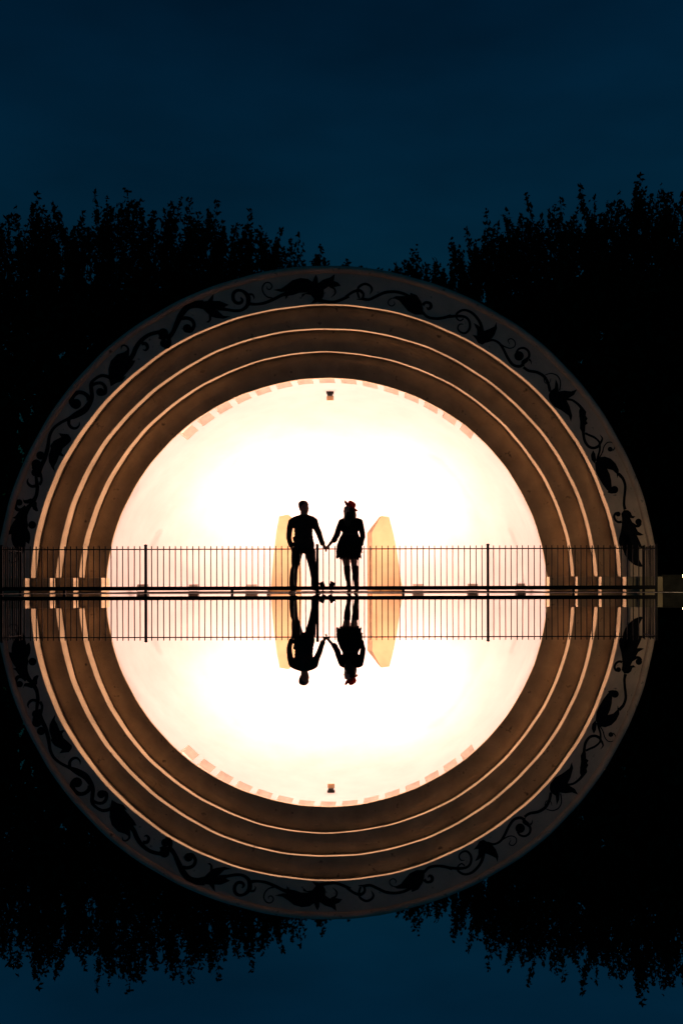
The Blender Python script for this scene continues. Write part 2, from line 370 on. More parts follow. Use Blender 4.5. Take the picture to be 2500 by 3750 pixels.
OUTLINES = [
(1,[(530,760),(470,830),(420,850),(350,905),(300,975),(240,1012),(305,1030),(255,1090),(210,1180),(180,1265),(140,1340),(220,1318),(220,1420),(245,1510),(290,1590),(330,1680),(345,1760),(335,1820),(400,1765),(455,1660),(490,1560),(500,1470),(560,1515),(585,1400),(575,1300),(545,1240),(530,1210),(545,1150),(525,1060),(530,960),(560,880),(600,810),(660,760),(600,720)]),
(1,[(440,625),(460,670),(520,665),(600,635),(660,670),(710,720),(710,790),(740,880),(700,888),(640,850),(615,790),(560,740),(480,735),(450,700)]),
(2,[(530,1290),(580,1220),(690,1165),(650,1108),(720,1118),(790,1125),(830,1180),(832,1220),(780,1270),(710,1330),(690,1390),(720,1425),(760,1400),(710,1445),(660,1430),(620,1530),(585,1590),(598,1670),(550,1600),(510,1520),(505,1430),(540,1330)]),
(3,[(65,880),(60,780),(85,690),(160,610),(240,585),(275,560),(300,570),(295,650),(320,680),(370,682),(340,740),(280,810),(230,870),(265,855),(220,920),(150,940),(85,980),(75,920)]),
(3,[(1050,15),(1200,0),(1271,-83),(1262,0),(1340,0),(1445,45),(1395,70),(1440,100),(1300,95),(1380,170),(1465,180),(1380,205),(1290,195),(1245,180),(1240,220),(1215,250),(1180,245),(1215,220),(1215,160),(1150,95),(1060,75)]),
(4,[(700,250),(790,235),(850,195),(920,140),(1010,115),(1100,125),(1150,160),(1170,110),(1190,75),(1210,120),(1215,175),(1270,135),(1350,110),(1408,70),(1395,150),(1440,165),(1475,205),(1400,220),(1330,215),(1280,250),(1280,320),(1250,370),(1200,395),(1130,408),(1170,360),(1130,310),(1070,300),(1020,345),(1030,300),(1100,280),(1000,285),(930,310),(870,320),(838,365),(840,300),(870,270),(790,275)]),
(5,[(950,330),(955,285),(1030,315),(1080,390),(1100,460),(1105,540),(1010,538),(930,500),(870,430),(830,380),(780,355),(730,355),(790,325),(880,325)]),
(6,[(300,260),(350,285),(385,320),(410,355),(480,330),(540,300),(560,250),(570,320),(540,400),(500,450),(440,485),(400,510),(350,490),(330,450),(285,395),(340,405),(340,340)]),
(6,[(1175,1050),(1230,1010),(1240,905),(1270,970),(1275,1050),(1340,1040),(1420,1050),(1487,1025),(1450,1090),(1385,1130),(1360,1140),(1400,1220),(1430,1330),(1415,1400),(1390,1330),(1310,1270),(1220,1220),(1165,1150),(1160,1090)]),
(7,[(560,520),(610,515),(660,580),(650,640),(680,690),(660,730),(685,770),(645,800),(640,900),(585,910),(555,850),(560,750),(545,650),(540,560)]),
(7,[(770,1210),(805,1270),(820,1370),(795,1430),(745,1370),(735,1290)]),
(7,[(800,1420),(870,1330),(960,1315),(1060,1350),(1140,1430),(1190,1530),(1190,1590),(1165,1675),(1155,1600),(1090,1540),(1000,1515),(1040,1600),(1065,1700),(1075,1820),(1060,1900),(1000,1870),(930,1780),(860,1660),(815,1560)]),
(8,[(700,890),(780,890),(830,930),(860,1000),(920,1010),(880,1050),(820,1040),(860,1120),(930,1165),(930,1225),(970,1300),(1080,1365),(1020,1380),(950,1375),(1000,1480),(1060,1625),(1000,1600),(980,1680),(990,1830),(1040,1930),(1100,1975),(1000,1978),(900,1940),(800,1860),(720,1750),(680,1650),(665,1570),(630,1590),(600,1520),(605,1430),(640,1310),(660,1180),(665,1050),(650,960)]),
]
DISCS = [(1,620,1145,75),(1,375,715,62),(1,680,140,75),(1,700,40,85),(2,330,1555,70),(2,390,1430,60),(2,905,690,72),(2,1250,520,58),(3,690,370,58),(3,700,485,48),(3,965,315,50),(6,820,640,55),(7,1050,1195,40),(7,1120,1860,62),(8,590,965,48),(8,980,1115,62)]
lay = 0
def onface(pn, x, y):
    ox, oy, s = PAN[pn]; p = P(ox+x/s, oy+y/s, Y1-CAMY); p.y = Y1-0.003-0.00025*(lay % 9); return p-SL
def cr(pts, sub=6):
    o = []
    for i in range(len(pts)-1):
        p0, p1, p2, p3 = pts[max(i-1,0)], pts[i], pts[i+1], pts[min(i+2, len(pts)-1)]
        for k in range(sub):
            u = k/sub
            o.append(tuple(0.5*((2*b)+(-a+c)*u+(2*a-5*b+4*c-d)*u*u+(-a+3*b-3*c+d)*u**3) for a, b, c, d in zip(p0, p1, p2, p3)))
    return o+[tuple(pts[-1])]
for pn, pts in STROKES:
    lay += 1; q = cr(pts); v = []
    for i, (x, y, w) in enumerate(q):
        a, b = q[max(i-1,0)], q[min(i+1, len(q)-1)]
        dx, dy = b[0]-a[0], b[1]-a[1]; l = math.hypot(dx, dy) or 1; w = max(w, 3)/2
        v += [onface(pn, x-dy/l*w, y+dx/l*w), onface(pn, x+dy/l*w, y-dx/l*w)]
    mesh_obj('painted_tendril', v, [(2*i, 2*i+2, 2*i+3, 2*i+1) for i in range(len(q)-1)], M['vine'], arches[0])
for pn, pts in OUTLINES:
    lay += 1; v = [onface(pn, x, y) for x, y in pts]
    tri = tessellate_polygon([[Vector((p.x, p.z, 0)) for p in v]])
    mesh_obj('painted_leaf', v, [tuple(t_) for t_ in tri], M['vine'], arches[0])
for pn, x, y, r in DISCS:
    lay += 1; v = [onface(pn, x+r*math.cos(a), y+r*math.sin(a)) for a in [2*PI*i/20 for i in range(20)]]
    mesh_obj('painted_berry', v, [tuple(range(20))], M['vine'], arches[0])

# where a sight line meets the inside wall
def wall_D(px, py):
    D = 22.5
    while D < 31:
        p = P(px, py, D); t = math.atan2(max(p.z, 0.01), p.x-DCX); e = bar(t, blen(t))
        q = math.hypot(p.x-DCX, p.z)/math.hypot(e.x-DCX, e.z); u = max(0, (p.y-e.y)/(YAP-e.y))
        if q*q+u*u > 1: break
        D += 0.02
    return D

# ------------------------------------------------------------------ ochre wing walls on the stage
def wing(front, inner_px, label, name='wing_wall', D=24.6):
    """front: outline in picture measure (x, y), base first and last; inner_px: far edge of the stained inner side"""
    base = P(front[0][0], 0, D); root = empty(name, (base.x, D+CAMY, 0), label, 'wall', 'ochre wing walls on the stage')
    R0 = Vector(root.location)
    fr = [P(x, y, D) for x, y in front]
    for i in (0, -1): fr[i].z = 0.006
    cxm = sum(p.x for p in fr)/len(fr)
    bk = [Vector((p.x+(0.0 if inner_px is None else 0), p.y+0.45, p.z)) for p in fr]
    if inner_px is not None:
        xb = P(inner_px, 0, D+0.45).x
        xi = min(p.x for p in fr)
        for p, q in zip(fr, bk):
            if p.x < xi+0.22: q.x += (xb-xi)*(1-(p.x-xi)/0.22*0.6)
    n = len(fr); v = [p-R0 for p in fr]+[p-R0 for p in bk]
    tri = [tuple(t_) for t_ in tessellate_polygon([[Vector((p.x, p.z, 0)) for p in fr]])]
    mesh_obj('front_face', v[:n], tri, M['ochre'], root)
    sides = [(i, (i+1) % n, n+(i+1) % n, n+i) for i in range(n)]
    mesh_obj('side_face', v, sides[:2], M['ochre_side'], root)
    mesh_obj('back_face', v, [tuple(i+n for i in t_) for t_ in tri]+sides[2:], M['ochre'], root)
    mb = MB(); x0, x1 = fr[0].x-R0.x, fr[-1].x-R0.x
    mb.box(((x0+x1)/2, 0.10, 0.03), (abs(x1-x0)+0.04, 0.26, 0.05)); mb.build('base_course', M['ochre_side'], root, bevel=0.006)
    return root
def z1(x, y): return (950+x/2.613, 1780+y/2.613)
wing([z1(1080,1010), z1(1078,440), z1(1165,284), z1(1240,295), z1(1275,430), z1(1310,600), z1(1340,800), z1(1358,930), z1(1368,1010)], 1344,
     'ochre wing wall behind the woman, slanted top and stained inner side')
wing([z1(385,1010), z1(380,430), z1(300,292), z1(275,270), z1(190,286), z1(165,420), z1(140,620), z1(120,830), z1(108,1010)], None,
     'narrower ochre wing wall half hidden behind the man')

# ------------------------------------------------------------------ stage lights
def spot(name, loc, to, watts, size, col=(1,0.74,0.50), blend=0.6, rad=0.012, parent=None):
    d = bpy.data.lights.new(name, 'SPOT'); d.energy = watts; d.color = col; d.spot_size = math.radians(size); d.spot_blend = blend; d.shadow_soft_size = rad
    o = bpy.data.objects.new(name, d); C.objects.link(o)
    o.location = loc; o.rotation_euler = (Vector(to)-Vector(loc)).to_track_quat('-Z', 'Y').to_euler()
    if parent is not None:
        o.parent = parent; o.matrix_parent_inverse = Matrix.Translation(-Vector(parent.location))
    return o
def flood(px, w, style, label):
    D = wall_D(px, 2135)-0.75; p = P(px, 2150, D)
    root = empty('floodlight', (p.x, p.y, 0.004), label, 'floodlight', 'floodlights on the stage floor')
    MB().box((0,0,0.008), (w*0.9, 0.12, 0.016)).build('foot', M['grey'], root, bevel=0.003)
    for s in (-1, 1): MB().box((s*(w/2+0.012), 0, 0.075), (0.016, 0.03, 0.12)).build('bracket', M['grey'], root, bevel=0.003)
    rot = Matrix.Rotation(math.radians(38), 3, 'X')
    h = MB()
    h.box((0, 0, 0.115), (w, 0.10, 0.11), rot)
    if style:
        for i in range(5): h.box((-w/2+w*(i+0.5)/5, -0.07, 0.09), (0.008, 0.06, 0.09), rot)
    hs = h.build('housing', M['grey'], root, bevel=0.006)
    MB().box((0, 0.045, 0.148), (w*0.84, 0.006, 0.085), rot).build('lens', M['lens'], hs)
    c = Vector((DCX, 7.5, 3.2)); q = Vector((p.x, p.y+0.09, 0.21))
    spot('floodlight_lamp', q, (p.x*0.6+DCX*0.4, 8.5, 2.6), FLOOD_W, 120, parent=root)
flood(523, 0.26, 1, 'finned floodlight nearest the left arch foot')
flood(709, 0.24, 0, 'small box floodlight second from the left arch foot')
flood(921, 0.30, 0, 'wide box floodlight left of the ochre wing wall behind the man')
flood(1530, 0.28, 0, 'wide box floodlight right of the ochre wing wall behind the woman')
flood(1730, 0.26, 1, 'finned floodlight in the middle of the right half of the stage')
flood(1905, 0.22, 1, 'small finned floodlight nearest the right arch foot')
# outlet box beside the left wing wall
D = 25.2; p = P(985, 2140, D); o = empty('outlet_box', (p.x, p.y, 0.004), 'small pale outlet box on the floor beside the left wing wall', 'outlet box')
MB().box((0,0,0.07), (0.11,0.06,0.09)).build('case', M['plaster_in'], o, bevel=0.006); MB().box((0,0,0.013), (0.05,0.05,0.026)).build('foot', M['grey'], o)
for s in (-1, 1): MB().lathe([(0.001,0),(0.016,0),(0.016,0.012),(0.001,0.012)], 12, Matrix.Translation((s*0.027,-0.028,0.072)) @ Matrix.Rotation(PI/2, 4, 'X')).build('socket', M['dark'], o)
# fixture high on the dome
D = wall_D(1210, 1440)-0.14; p = P(1210, 1440, D)
o = empty('ceiling_fixture', p, 'small dark fixture mounted high on the curved inside wall', 'light fixture')
MB().box((0,0.10,0.0), (0.05,0.24,0.05)).build('arm', M['grey'], o)
MB().box((0,0,0.03), (0.17,0.13,0.10)).build('housing', M['dark'], o, bevel=0.015)
MB().box((0,-0.02,-0.035), (0.12,0.10,0.04)).build('yoke', M['dark'], o, bevel=0.01)
MB().box((0,0.03,-0.10), (0.16,0.02,0.11)).build('back_plate', M['ochre'], o, bevel=0.004)

# two stage lamps standing between the couple, further back; two more added behind the wing walls
def can(px, lean, label, D=22.8, watts=None, up=0.0):
    p = P(px, 2150, D)
    root = empty('stage_lamp', (p.x, p.y, 0.004), label, 'stage lamp', 'stage lamps on the floor between the couple')
    MB().box((0,0,0.010), (0.10,0.10,0.020)).build('foot', M['lampblack'], root, bevel=0.004)
    if up: MB().tube([(0,0,0.02),(0,0,up+0.02)], [0.016,0.012], 10).build('stand', M['lampblack'], root)
    rot = Matrix.Rotation(math.radians(lean*24), 4, 'Y')
    for s in (-1, 1): MB().box((0, s*0.066, 0.075+up), (0.022, 0.010, 0.115)).build('yoke_arm', M['lampblack'], root, bevel=0.002)
    T = Matrix.Translation((0,0,0.125+up)) @ rot
    b_ = MB().lathe([(0.001,-0.085),(0.038,-0.085),(0.044,-0.07),(0.044,-0.02),(0.054,0.0),(0.058,0.07),(0.064,0.075),(0.064,0.105),(0.050,0.105),(0.048,0.08),(0.001,0.08)], 20, T).build('can', M['lampblack'], root, True)
    MB().box(T @ Vector((0,-0.046,-0.045)), (0.020,0.006,0.014)).build('led', M['led'], b_)
    MB().lathe([(0.001,0.083),(0.047,0.083),(0.047,0.09),(0.001,0.094)], 20, T).build('lens', M['lens'], b_)
    q = Vector(root.location) + (T @ Vector((0,0,0.06))) + Vector((0, 0.36, 0))
    d = bpy.data.lights.new('stage_lamp_bulb', 'POINT' if watts else 'SPOT'); d.energy = watts or LAMP_W; d.color = (1,0.615,0.48); d.shadow_soft_size = 0.025
    o = bpy.data.objects.new('stage_lamp_bulb', d); C.objects.link(o); o.parent = root; o.location = q-Vector(root.location)
    if not watts:
        d.spot_size = math.radians(172); d.spot_blend = 1.0
        o.rotation_euler = Vector((lean*0.64, -0.42, 0.60)).to_track_quat('-Z', 'Y').to_euler()
        d2 = bpy.data.lights.new('stage_lamp_spill', 'POINT'); d2.energy = SPILL_W; d2.color = d.color; d2.shadow_soft_size = 0.025
        o2 = bpy.data.objects.new('stage_lamp_spill', d2); C.objects.link(o2); o2.parent = root; o2.location = o.location + Vector((0, 0.02, 0.02))
can(1182, -1, 'small black stage lamp tilted left, the one nearer the man')
can(1213, 1, 'small black stage lamp tilted right, the one nearer the woman')
can(1046, -1, 'added unseen lamp behind the wing wall behind the man', 26.3, ADDED_WING_W, 1.25)  # added lamp, out of sight, to light the dome and arch soffits
can(1405, 1, 'added unseen lamp behind the wing wall behind the woman', 26.3, ADDED_WING_W, 1.25)  # its unseen counterpart, also added to brighten the inside

# ------------------------------------------------------------------ iron fence
fence = empty('iron_fence', (P(1200, 0, 20).x, 0, 0), 'black iron picket fence running along the water in front of the bandshell', 'fence')
FX = fence.location.x
def fx(px): return (px-VX)*20/F - FX
Z0 = 0.0
XL, XR = fx(6), fx(2402)
posts = [fx(x) for x in (6, 534+0, 1162, 1786, 2402)]
def post(x, y, w=0.05, h=0.925):
    o = MB().box((x,y,h/2+0.002), (w,w,h)).build('post', M['iron'], fence, bevel=0.004)
    MB().lathe([(0.001,h),(w*0.66,h),(w*0.70,h+0.008),(w*0.62,h+0.016),(w*0.35,h+0.026),(0.001,h+0.028)], 12, Matrix.Translation((x,y,0.002))).build('cap', M['iron'], o)
for x in posts: post(x, 0)
RET = 1.02
post(XL, RET); post(XR, RET)
for a, b in zip(posts[:-1], posts[1:]):
    MB().box(((a+b)/2, 0, 0.857), (b-a-0.05, 0.028, 0.022)).build('top_rail', M['iron'], fence, bevel=0.003)
    MB().box(((a+b)/2, 0, 0.094), (b-a-0.05, 0.034, 0.076)).build('bottom_rail', M['iron'], fence, bevel=0.003)
for x in (fx(236), fx(850), fx(1476), fx(2099)):
    MB().box((x, 0, 0.029), (0.05, 0.04, 0.054)).build('foot', M['iron'], fence, bevel=0.003)
for x in (XL, XR):
    MB().box((x, RET/2, 0.857), (0.028, RET-0.05, 0.022)).build('top_rail', M['iron'], fence, bevel=0.003)
    MB().box((x, RET/2, 0.091), (0.034, RET-0.05, 0.070)).build('bottom_rail', M['iron'], fence, bevel=0.003)
pk = MB(); w = 0.0085
pk.add([(-w,-w,0.127),(w,-w,0.127),(w,w,0.127),(-w,w,0.127),(-w,-w,0.845),(w,-w,0.845),(w,w,0.845),(-w,w,0.845)], [(0,1,5,4),(1,2,6,5),(2,3,7,6),(3,0,4,7),(0,3,2,1),(4,5,6,7)])
pk.add([(-w,-w,0.869),(w,-w,0.869),(w,w,0.869),(-w,w,0.869),(-w,-w,0.915),(w,-w,0.915),(w,w,0.915),(-w,w,0.915),(0,0,0.925)], [(0,1,5,4),(1,2,6,5),(2,3,7,6),(3,0,4,7),(4,5,8),(5,6,8),(6,7,8),(7,4,8)])
proto = pk.build('picket', M['iron'], fence); used = False
def picket(x, y):
    global used
    o = proto
    if used: o = proto.copy(); C.objects.link(o); o.parent = fence
    used = True; o.location = (x, y, 0); o.rotation_euler = (random.gauss(0,0.002), random.gauss(0,0.003), 0)
for a, b in zip(posts[:-1], posts[1:]):
    n = round((b-a)/0.1135)
    for i in range(1, n): picket(a+(b-a)*i/n, 0)
for x in (XL, XR):
    for i in range(1, 9): picket(x, RET*i/9)

# ------------------------------------------------------------------ low wall and globe lamp at the right
D = 23.6; wx0 = P(2424, 0, D).x
wl = empty('garden_wall', (wx0, D+CAMY, 0), 'low rough stucco garden wall right of the bandshell', 'wall')
MB().box((3.0,0.15,0.145), (6.0,0.30,0.41)).build('wall_body', M['stucco'], wl, bevel=0.01)
MB().box((3.0,0.15,0.365), (6.06,0.36,0.028)).build('coping', M['stucco'], wl, bevel=0.006)
D = 19.5; p = P(2521, 2112, D)
lp = empty('globe_lamp', (p.x, p.y, 0), 'small lit globe lamp on a short post beside the right end of the fence', 'lamp')
MB().lathe([(0.001,-0.06),(0.05,-0.06),(0.05,0.02),(0.022,0.04),(0.022,p.z-0.12),(0.055,p.z-0.105),(0.055,p.z-0.092),(0.001,p.z-0.092)], 16).build('lamp_post', M['dark'], lp, True)
MB().lathe([(0.10*math.sin(a)+0.001, p.z-0.10*math.cos(a)) for a in [PI*i/12 for i in range(13)]], 24).build('globe', M['globe'], lp, True)

# ------------------------------------------------------------------ trees behind the bandshell
def tree_meshes(H, Rw, seed, z0=1.0):
    """crown of upright leafy shoots round a forked trunk: returns (leaf verts, trunk MB)"""
    g = np.random.default_rng(seed)
    tr = MB(); top = H*0.82
    pts = [Vector((0.12*Rw*math.sin(1.3*i+seed), 0.12*Rw*math.cos(1.9*i+seed), top*i/7)) for i in range(8)]; pts[0] = Vector((0,0,-0.1))
    tr.tube(pts, [0.22*(1-i/8.5)+0.02 for i in range(8)], 8)
    def rad(z):                                           # crown half width at height z
        u = (z-z0)/(H-z0); return Rw*max(0.06, (min(1, 0.55+1.3*u) * (1-max(0, (u-0.45)/0.55)**3.0*0.80)))
    limbs = []
    for i in range(14):
        z = z0+ (H-z0)*(0.05+0.6*i/14); a = i*2.4+seed; r = rad(z+1.6)*g.uniform(0.55, 0.9)
        b = Vector((0.1*math.cos(a), 0.1*math.sin(a), z)); e = Vector((r*math.cos(a), r*math.sin(a), z+g.uniform(1.6, 3.0)))
        m_ = b.lerp(e, 0.5)+Vector((0.15*r*math.cos(a), 0.15*r*math.sin(a), -0.25)); tr.tube([b, m_, e], [0.07, 0.05, 0.02], 5); limbs.append(e)
    ctr = []                                              # leaf centres with size
    # inner mass
    n = int(2300*(H/12)*(Rw/1.9))
    z = z0 + (H-z0)*g.uniform(0, 1, n)**1.1*0.80; rr = np.array([rad(q) for q in z])*np.sqrt(g.uniform(0, 1, n)); a = g.uniform(0, 2*PI, n)
    cl = 0.10*np.sin(z*3.1+a*2+seed)*rr
    inner = np.stack([(rr+cl)*np.cos(a), (rr+cl)*np.sin(a), z], 1); ctr.append((inner, g.uniform(0.10, 0.20, n)))
    # shoots: upright twigs with leaf clusters, thick towards the top
    ns = int(190*(Rw/1.9)*(H/12))
    for i in range(ns):
        zz = z0+(H-z0)*(g.uniform(0.15, 0.88) if i % 5 < 3 else g.uniform(0.66, 0.95)); r_ = rad(zz)*g.uniform(0.25, 1.05); a_ = g.uniform(0, 2*PI)
        ln = g.uniform(0.5, 1.25)*(1 if i % 9 else 1.35); base = np.array([r_*math.cos(a_), r_*math.sin(a_), zz]); lean = np.array([math.cos(a_)*0.22+g.normal(0, .16), math.sin(a_)*0.22+g.normal(0, .16), 1.0])*ln
        tip = base+lean
        tr.tube([Vector(base-lean*0.3), Vector(base+lean*0.5), Vector(tip)], [0.012, 0.009, 0.006], 3, cap=False)
        k = int(g.integers(3, 6))
        for j in range(k):
            u = 1-0.28*j*g.uniform(0.8, 1.15); c = base+lean*u; h = g.uniform(0.14, 0.27); w_ = g.uniform(0.04, 0.075)*(1+0.15*j)
            m_ = 13
            q = np.stack([g.normal(0, w_*0.6, m_), g.normal(0, w_*0.6, m_), g.uniform(-h, h, m_)], 1); ctr.append((c+q, g.uniform(0.045, 0.075, m_)))
    cc = np.concatenate([c for c, s_ in ctr]); ss = np.concatenate([s_ for c, s_ in ctr]); n = len(cc)
    d = g.normal(0, 1, (n, 3)); d[:, 2] += 1.3; d /= np.linalg.norm(d, axis=1)[:, None]
    e = np.cross(d, g.normal(0, 1, (n, 3))); e /= np.linalg.norm(e, axis=1)[:, None]
    s1 = (ss*1.25)[:, None]; s2 = (ss*0.62)[:, None]
    v = np.stack([cc-d*s1, cc+e*s2, cc+d*s1, cc-e*s2], 1).reshape(-1, 3)
    return v, n, tr
def leaf_mesh(v, n):
    me = bpy.data.meshes.new('crown'); me.vertices.add(4*n); me.vertices.foreach_set('co', v.astype(np.float32).ravel())
    me.loops.add(4*n); me.loops.foreach_set('vertex_index', np.arange(4*n, dtype=np.int32))
    me.polygons.add(n); me.polygons.foreach_set('loop_start', np.arange(0, 4*n, 4, dtype=np.int32)); me.polygons.foreach_set('loop_total', np.full(n, 4, dtype=np.int32))
    me.update(calc_edges=True); me.materials.append(M['leaf']); return me
VARIANTS = []
for i, (H, Rw) in enumerate(((12.0, 1.9), (12.0, 1.7), (12.0, 2.1), (12.0, 1.8))):
    v, n, tr = tree_meshes(H, Rw, 31+i*7)
    tm = bpy.data.meshes.new('trunk'); tm.from_pydata(tr.v, [], tr.f); tm.update(); tm.materials.append(M['bark'])
    VARIANTS.append((leaf_mesh(v, n), tm))
def tree(px, py, D, var, label, rz, wid=1.0):
    p = P(px, py-(35 if px < 1200 else 0), D); s = p.z/12.95
    o = empty('poplar_tree', (p.x, p.y, -0.06), label, 'tree', 'dark trees behind the bandshell', rz)
    o.scale = (s*wid, s*wid, s)
    for me, nm in ((VARIANTS[var][0], 'crown'), (VARIANTS[var][1], 'trunk')):
        c = bpy.data.objects.new(nm, me); link(c, o)
TREES = [  # picture x and top y, depth, variant
 (-190, 800, 35, 1, 'dark tree beyond the left border, outermost of the left row'),
 (60, 715, 36, 0, 'dark tree at the left border, first of the left row'),
 (215, 800, 33.5, 2, 'shorter dark tree second from the left border'),
 (365, 725, 36, 3, 'dark tree third from the left border with one thin spire'),
 (560, 690, 35, 1, 'tallest dark tree of the left row, left of the notch of sky'),
 (700, 745, 36.5, 0, 'dark tree just right of the notch of sky in the left row'),
 (835, 775, 35, 2, 'dark tree of the left row reaching over the shell shoulder'),
 (960, 830, 36, 3, 'low dark tree peeping over the upper left of the shell'),
 (1075, 880, 35, 1, 'lowest dark tree of the left row beside the open sky'),
 (1165, 935, 36.5, 0, 'tip of a dark tree just showing above the crown of the shell'),
 (1420, 930, 35, 2, 'low dark tree first right of the open sky'),
 (1545, 880, 36, 3, 'low dark tree peeping over the upper right of the shell'),
 (1665, 865, 35, 1, 'dark tree third right of the open sky'),
 (1780, 820, 36.5, 0, 'dark tree above the right shoulder of the shell'),
 (1895, 770, 35, 2, 'dark tree of the right row before the first tall spire'),
 (1985, 680, 36, 1, 'tall dark tree with the first high spire of the right row'),
 (2130, 715, 34.5, 3, 'dark tree of the right row between two tall spires'),
 (2265, 635, 36, 0, 'tallest dark tree of the right row'),
 (2380, 660, 34.8, 2, 'tall dark tree second from the right border'),
 (2500, 690, 36, 1, 'dark tree at the right border, last of the right row'),
 (2690, 740, 35, 3, 'dark tree beyond the right border, outermost of the right row'),
]
for i, (px, py, D, var, label) in enumerate(TREES): tree(px, py, D, var, label, i*1.93, 1.18)

# ------------------------------------------------------------------ the couple
PD = 20.3
def zp(x, y, dy=0.0): return P(1000+x/3.92, 1800+y/3.92, PD) + Vector((0, dy, 0))
U = 1/3.92*PD/F                                  # metres for one unit of the traced figure
def blob(parts, voxel, name, m, root, smooth=4):
    """one continuous surface grown from overlapping ellipsoids along chains; parts: lists of (point, rx, ry, rz)"""
    bm = bmesh.new()
    for ch in parts:
        seq = []
        for (a, b) in zip(ch[:-1], ch[1:]):
            L_ = (b[0]-a[0]).length; n = max(2, int(L_/(0.45*min(a[1]+0.004, b[1]+0.004, a[3]+0.004))))
            n = min(n, 24)
            for i in range(n):
                u = i/n; seq.append((a[0].lerp(b[0], u),)+tuple(a[k]*(1-u)+b[k]*u for k in (1, 2, 3)))
        seq.append(ch[-1])
        for (p, rx, ry, rz) in seq:
            bmesh.ops.create_icosphere(bm, subdivisions=2, radius=1.0, matrix=Matrix.Translation(p-root.location) @ Matrix.Diagonal((rx, ry, rz, 1)))
    me = bpy.data.meshes.new(name+'_raw'); bm.to_mesh(me); bm.free()
    o = bpy.data.objects.new(name, me); C.objects.link(o)
    r = o.modifiers.new('remesh', 'REMESH'); r.mode = 'VOXEL'; r.voxel_size = voxel; r.use_smooth_shade = True
    if smooth:
        sm = o.modifiers.new('smooth', 'SMOOTH'); sm.factor = 0.5; sm.iterations = smooth
    dg = bpy.context.evaluated_depsgraph_get(); ev = o.evaluated_get(dg); new = bpy.data.meshes.new_from_object(ev)
    o.modifiers.clear(); o.data = new; bpy.data.meshes.remove(me); new.name = name
    new.materials.clear(); new.materials.append(m); new.shade_smooth(); o.parent = root
    return o
def c(x, y, r, dy=0.0, ry=None, rz=None):        # a chain node in traced units
    k_ = 1.07*U; return (zp(x, y, dy), r*k_, (ry if ry is not None else r)*k_, (rz if rz is not None else r)*k_)
def hand(x, y, ang, curl, side, dy=0.0, L_=1.0):
    """palm and five fingers; ang: direction of the fingers in the picture plane (radians, 0 = right, pi/2 = down)"""
    d = Vector((math.cos(ang), 0, -math.sin(ang))); n_ = Vector((-d.z, 0, d.x))*side; f_ = Vector((0, -1, 0))
    w0 = zp(x, y, dy); ch = []
    pl = lambda p, r: (p, r, r*0.8, r)
    ch.append([pl(w0, 0.026), pl(w0+d*0.045, 0.030), pl(w0+d*0.075, 0.028)])
    for i in range(4):
        o_ = (i-1.5)*0.019; b = w0+d*0.085+n_*o_*0.2+f_*o_; ln = (0.068, 0.078, 0.072, 0.055)[i]*L_
        k1 = b+d*ln*0.5+n_*0.012*curl; k2 = k1+d*ln*0.32*(1-0.5*curl)+n_*0.03*curl; k3 = k2+d*ln*0.15*(1-1.3*curl)+n_*0.026*curl
        ch.append([pl(w0+d*0.06+f_*o_, 0.0105), pl(b, 0.0098), pl(k1, 0.0092), pl(k2, 0.0085), pl(k3, 0.0075)])
    t0 = w0+d*0.03-f_*0.03*(-1); tb = w0+d*0.02+f_*0.026+n_*0.012; tm = tb+d*0.035+f_*0.014+n_*0.016; te = tm+d*0.03+n_*0.01
    ch.append([pl(w0+d*0.01, 0.014), pl(tb, 0.0125), pl(tm, 0.0105), pl(te, 0.0088)])
    return ch

# --- the man
man = empty('person', zp(440, 1453).to_tuple()[:2]+(0.004,), 'man in a long-sleeved shirt and loose jeans, holding the hand of the woman beside him', 'person')
bpy.context.view_layer.update()
head = [[c(436,205,62,0,70,78), c(448,225,60,0,64,70)], [c(452,250,50,0,52,50), c(474,276,30,0,40,26)], [c(440,168,58,0,66,42)],
        [c(490,185,20,0,40,24), c(497,172,10,0,40,8)], [c(498,222,10,0,14,16), c(509,243,8,0,9,8)], [c(497,262,13,0,20,7), c(498,272,12,0,18,6)], [c(488,292,18,0,24,15)],
        [c(436,232,9,-0.092,6,20), c(438,240,8,-0.09,6,14)],
        [c(440,270,46,0,50,40), c(445,325,50,0.01,52,40), c(443,370,64,0.01,54,40)]]
torso_in = [[c(440,425,110,0,60,36), c(436,520,118,0,74,50), c(438,640,112,0,72,50), c(438,760,120,0,76,50), c(436,845,128,0,80,45)]]
armL_in = [[c(280,434,36), c(237,540,32), c(230,640,30), c(250,730,26), c(264,775,23)]]
armR_in = [[c(585,430,36), c(622,520,34), c(665,610,31), c(700,705,26), c(722,762,22)]]
legs_in = [[c(345,860,66), c(322,1000,50), c(316,1090,40), c(294,1200,42), c(290,1330,30), c(292,1405,30)],
           [c(530,860,66), c(553,1000,48), c(582,1130,42), c(602,1250,38), c(615,1340,30), c(622,1405,30)]]
body = blob(head+torso_in+armL_in+armR_in+legs_in+hand(266,778,math.radians(80),0.75,1)+hand(722,762,math.radians(58),0.55,-1), 0.0075, 'body', M['skin'], man, 2)
hr = [[c(428,178,64,0.004,74,52), c(418,200,54,0.006,70,60)], [c(440,160,50,0,64,32), c(472,164,24,0,50,16)], [c(404,235,28,0.01,58,34)], [c(395,255,16,0.01,48,20)]]
blob(hr, 0.010, 'hair', M['hair'], man, 2)
